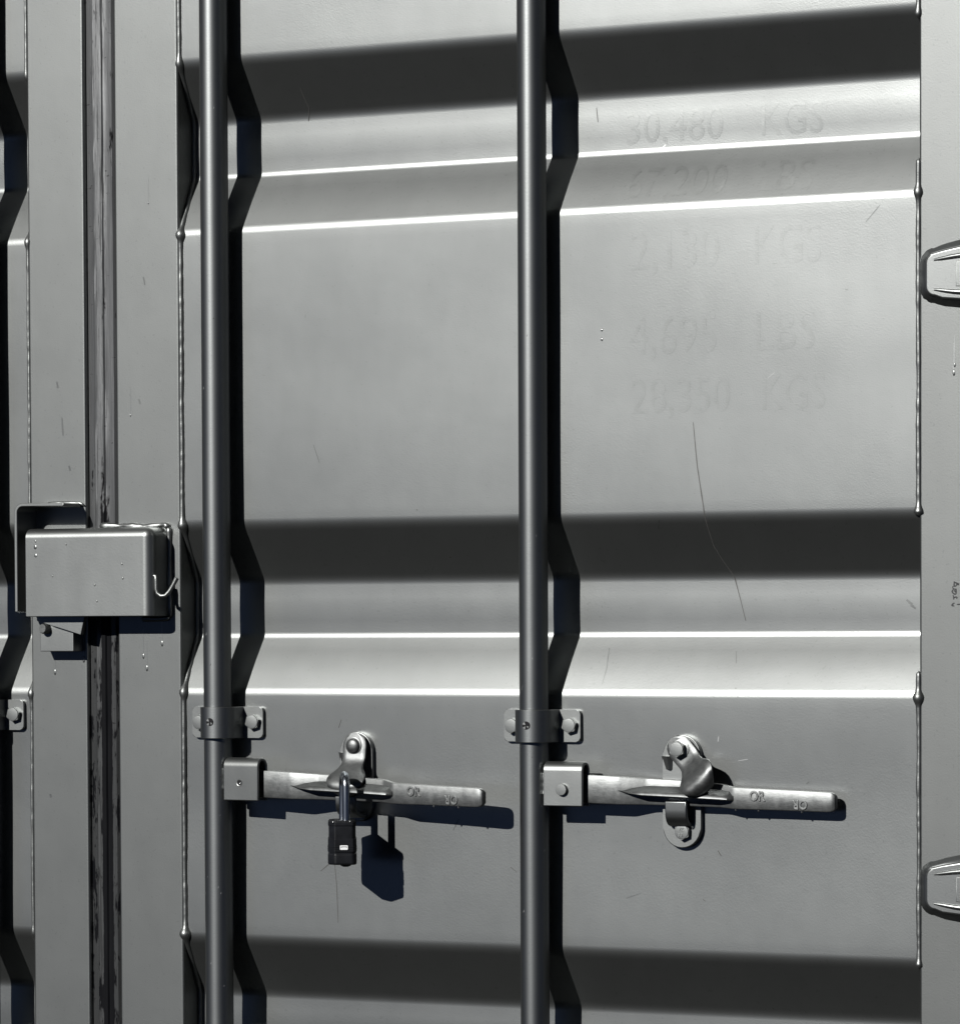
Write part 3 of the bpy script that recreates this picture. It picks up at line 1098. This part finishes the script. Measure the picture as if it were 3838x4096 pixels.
def lumpy(name, parent, pts, r, seed, mat='hardware'):
    dense, rads = [], []
    for a, b in zip(pts, pts[1:]):
        a, b = Vector(a), Vector(b)
        n = max(2, int((b - a).length / 3))
        for k in range(n):
            dense.append(a.lerp(b, k / n))
    dense.append(Vector(pts[-1]))
    m = len(dense)
    for i, p in enumerate(dense):
        w = 1 + 0.45 * noise.noise(Vector((seed, 1, i * 0.16))) + 0.12 * noise.noise(Vector((seed, 6, i * 0.6)))
        p.y += 0.8 * noise.noise(Vector((seed, 3, i * 0.5)))
        p.z += 1.2 * noise.noise(Vector((seed, 4, i * 0.4)))
        rads.append(max(0.5, r * w) if 0 < i < m - 1 else r * 0.3)
    bm = bmesh.new()
    bm_tube(bm, dense, rads, 12)
    return from_bm(name, bm, mat, parent, 80)
lumpy('weld_bead', bx, [(-8, -4.5, 114.5), (20, -5, 114.0), (60, -5, 112.5), (88, -5.5, 114.5), (93, -6, 110)], 3.6, 2.2)
lumpy('weld_bead', bx, [(92.2, -5, 112), (92.5, -5, 80), (92.0, -5, 40), (92.5, -4.5, 0)], 3.4, 5.7)
lumpy('weld_bead', bx, [(52, -4.5, -1), (75, -5, -2), (92, -4.5, -0.5)], 3.2, 8.8)
for x, z, rr in [(49.5, 66, 1.2), (10.0, 40.5, 1.2), (13, 20.5, 1.1), (-31, 91, 1.0), (50.5, 48.5, 1.3), (-51, 52, 0.9)]:
    blob('paint_drop', cover, x, -46.0, z, rr * 0.9, 0.7, rr * 1.2, 'hardware')
random.seed(5)
for i in range(3):
    x, z = random.uniform(-86, -70), random.uniform(52, 100)
    blob('paint_flake', cover, x, -46.0, z, random.uniform(1, 2.4), 0.35, random.uniform(0.8, 2.2), random.choice(['hardware', 'hardware', 'smudge']))
bm = bmesh.new()
bm_tube(bm, [(88, -37, 51.5), (92.0, -37, 51), (92.6, -37.2, 46), (92.6, -37.2, 35), (94, -37, 30), (99, -36.5, 26.5), (105, -36, 27), (110, -35, 32), (115, -34, 40), (119.5, -33, 48.5)], [2.4, 2.4, 2.4, 2.4, 2.4, 2.5, 2.5, 2.5, 2.5, 3.0], 12)
from_bm('wire_hook', bm, 'weld', bx, 50)

br = thing('lock_bracket', (-650, 0, 60), 'bent steel bracket welded to the left door behind the lock box', 'bracket')
bm = bmesh.new()
path = [(-39.4, -2.0), (-39.4, 60), (-39.4, 121)]
for i in range(1, 8):
    a = math.pi - math.pi / 2 * i / 7
    path.append((-29.4 + 10 * math.cos(a), 121 + 10 * math.sin(a)))
path += [(0, 130.8), (31.0, 130.4)]
bm_path_sheet(bm, path, -46.5, -2.5, 4.4, axis='y')
o = from_bm('angle_plate', bm, 'hardware', br, 50)
bv = o.modifiers.new('edge', 'BEVEL')
bv.width = 0.0009
bv.segments = 2
bv.limit_method = 'ANGLE'
bv.angle_limit = math.radians(60)
weigh(o)
lumpy('weld_bead', br, [(-20, -4.5, 133), (5, -4.5, 133.5), (28, -5, 133.5), (35, -5, 130)], 2.4, 1.1)
# slanting lug and the padlock stop underneath
bm = bmesh.new()
bm_prism(bm, [(-19.5, -13.0), (44.5, -30.5), (50, -9), (50, 30), (-19.5, 30)], -31.0, -24.0, 0.6)
weigh(from_bm('slanted_lug', bm, 'hardware', br, 40))
bm = bmesh.new()
bm_box(bm, -18.3, 30.2, -25.5, -1.5, -51.2, -12, 1.0, 2)
weigh(from_bm('stop_block', bm, 'hardware', br, 40))
bm = bmesh.new()
bm_tube(bm, [(-7.5, -24, -23.5), (-9.0, -33.5, -22.8), (-9.2, -34.8, -22.7)], [6.4, 6.4, 5.4], 14)
from_bm('bolt_end', bm, 'zinc', br, 40)

# ------------------------------------------------------------------ hinges
def hinge(z, label):
    t = thing('hinge', (483, -3, z), label, 'hinge', 'door hinges')
    def outline(g):
        # left end rounded, widening to the right
        pts = [(60, 32.5 + g), (32, 27.5 + g * .9), (18, 24.0 + g * .8)]
        r0 = 11 + g * 0.6
        cx, cz = 11 + r0 - g, 24.0 + g * .8 - r0
        for i in range(1, 8):
            a = math.pi / 2 + math.pi / 2 * i / 7
            pts.append((cx + r0 * math.cos(a), cz + r0 * math.sin(a)))
        for i in range(0, 8):
            a = math.pi + math.pi / 2 * i / 7
            pts.append((cx + r0 * math.cos(a), -cz + r0 * math.sin(a)))
        pts += [(32, -27.5 - g * .9), (60, -30.5 - g), (120, -31 - g), (120, 33 + g)]
        return pts
    def loft(rings_in, jitter=0.0):
        bm = bmesh.new()
        rings = []
        for g, y in rings_in:
            ring = []
            o = outline(g)
            for q, (x, zz) in enumerate(o):
                jx = jitter * noise.noise(Vector((z + q * 0.9, g, 1)))
                jz = jitter * noise.noise(Vector((z + q * 0.9, g, 7)))
                ring.append(bm.verts.new((x + jx, y, zz + jz)))
            rings.append(ring)
        n = len(rings[0])
        for a, b in zip(rings, rings[1:]):
            for k in range(n):
                kk = (k + 1) % n
                bm.faces.new((a[k], a[kk], b[kk], b[k]))
        return bm, rings
    bm, rg = loft([(0.2, 0.5), (0.0, -6.5), (-0.5, -8.2), (-1.6, -9.3), (-3.2, -9.7)])
    bm.faces.new(rg[-1])
    bl = weigh(from_bm('blade', bm, 'panel', t, 60))
    bm, rg = loft([(8.6, 0.4), (7.6, -1.0), (5.0, -3.0), (2.6, -5.0), (0.8, -6.6), (-0.3, -7.0)], 1.3)
    from_bm('weld_bead', bm, 'bar', t, 80)
    # two pressed ribs and the raised middle of the blade
    for s in (1, -1):
        bm = bmesh.new()
        pts = [(22, -9.2, s * 16.5), (30, -9.4, s * 17.5), (44, -9.6, s * 19.5), (70, -10, s * 22.0), (118, -10, s * 22.5)]
        bm_tube(bm, pts, [1.4, 2.2, 2.8, 3.2, 3.2], 12)
        from_bm('pressed_rib', bm, 'panel', bl, 80)
    bm = bmesh.new()
    bm_prism(bm, [(48, -14), (118, -16), (118, 16), (48, 14)], -10.6, -8.0, 0.8, 2)
    weigh(from_bm('raised_middle', bm, 'panel', bl, 50))
    return t
hinge(428.0, 'upper welded hinge blade on the hinge stile at the right edge')
hinge(-258.5, 'lower welded hinge blade on the hinge stile at the right edge')
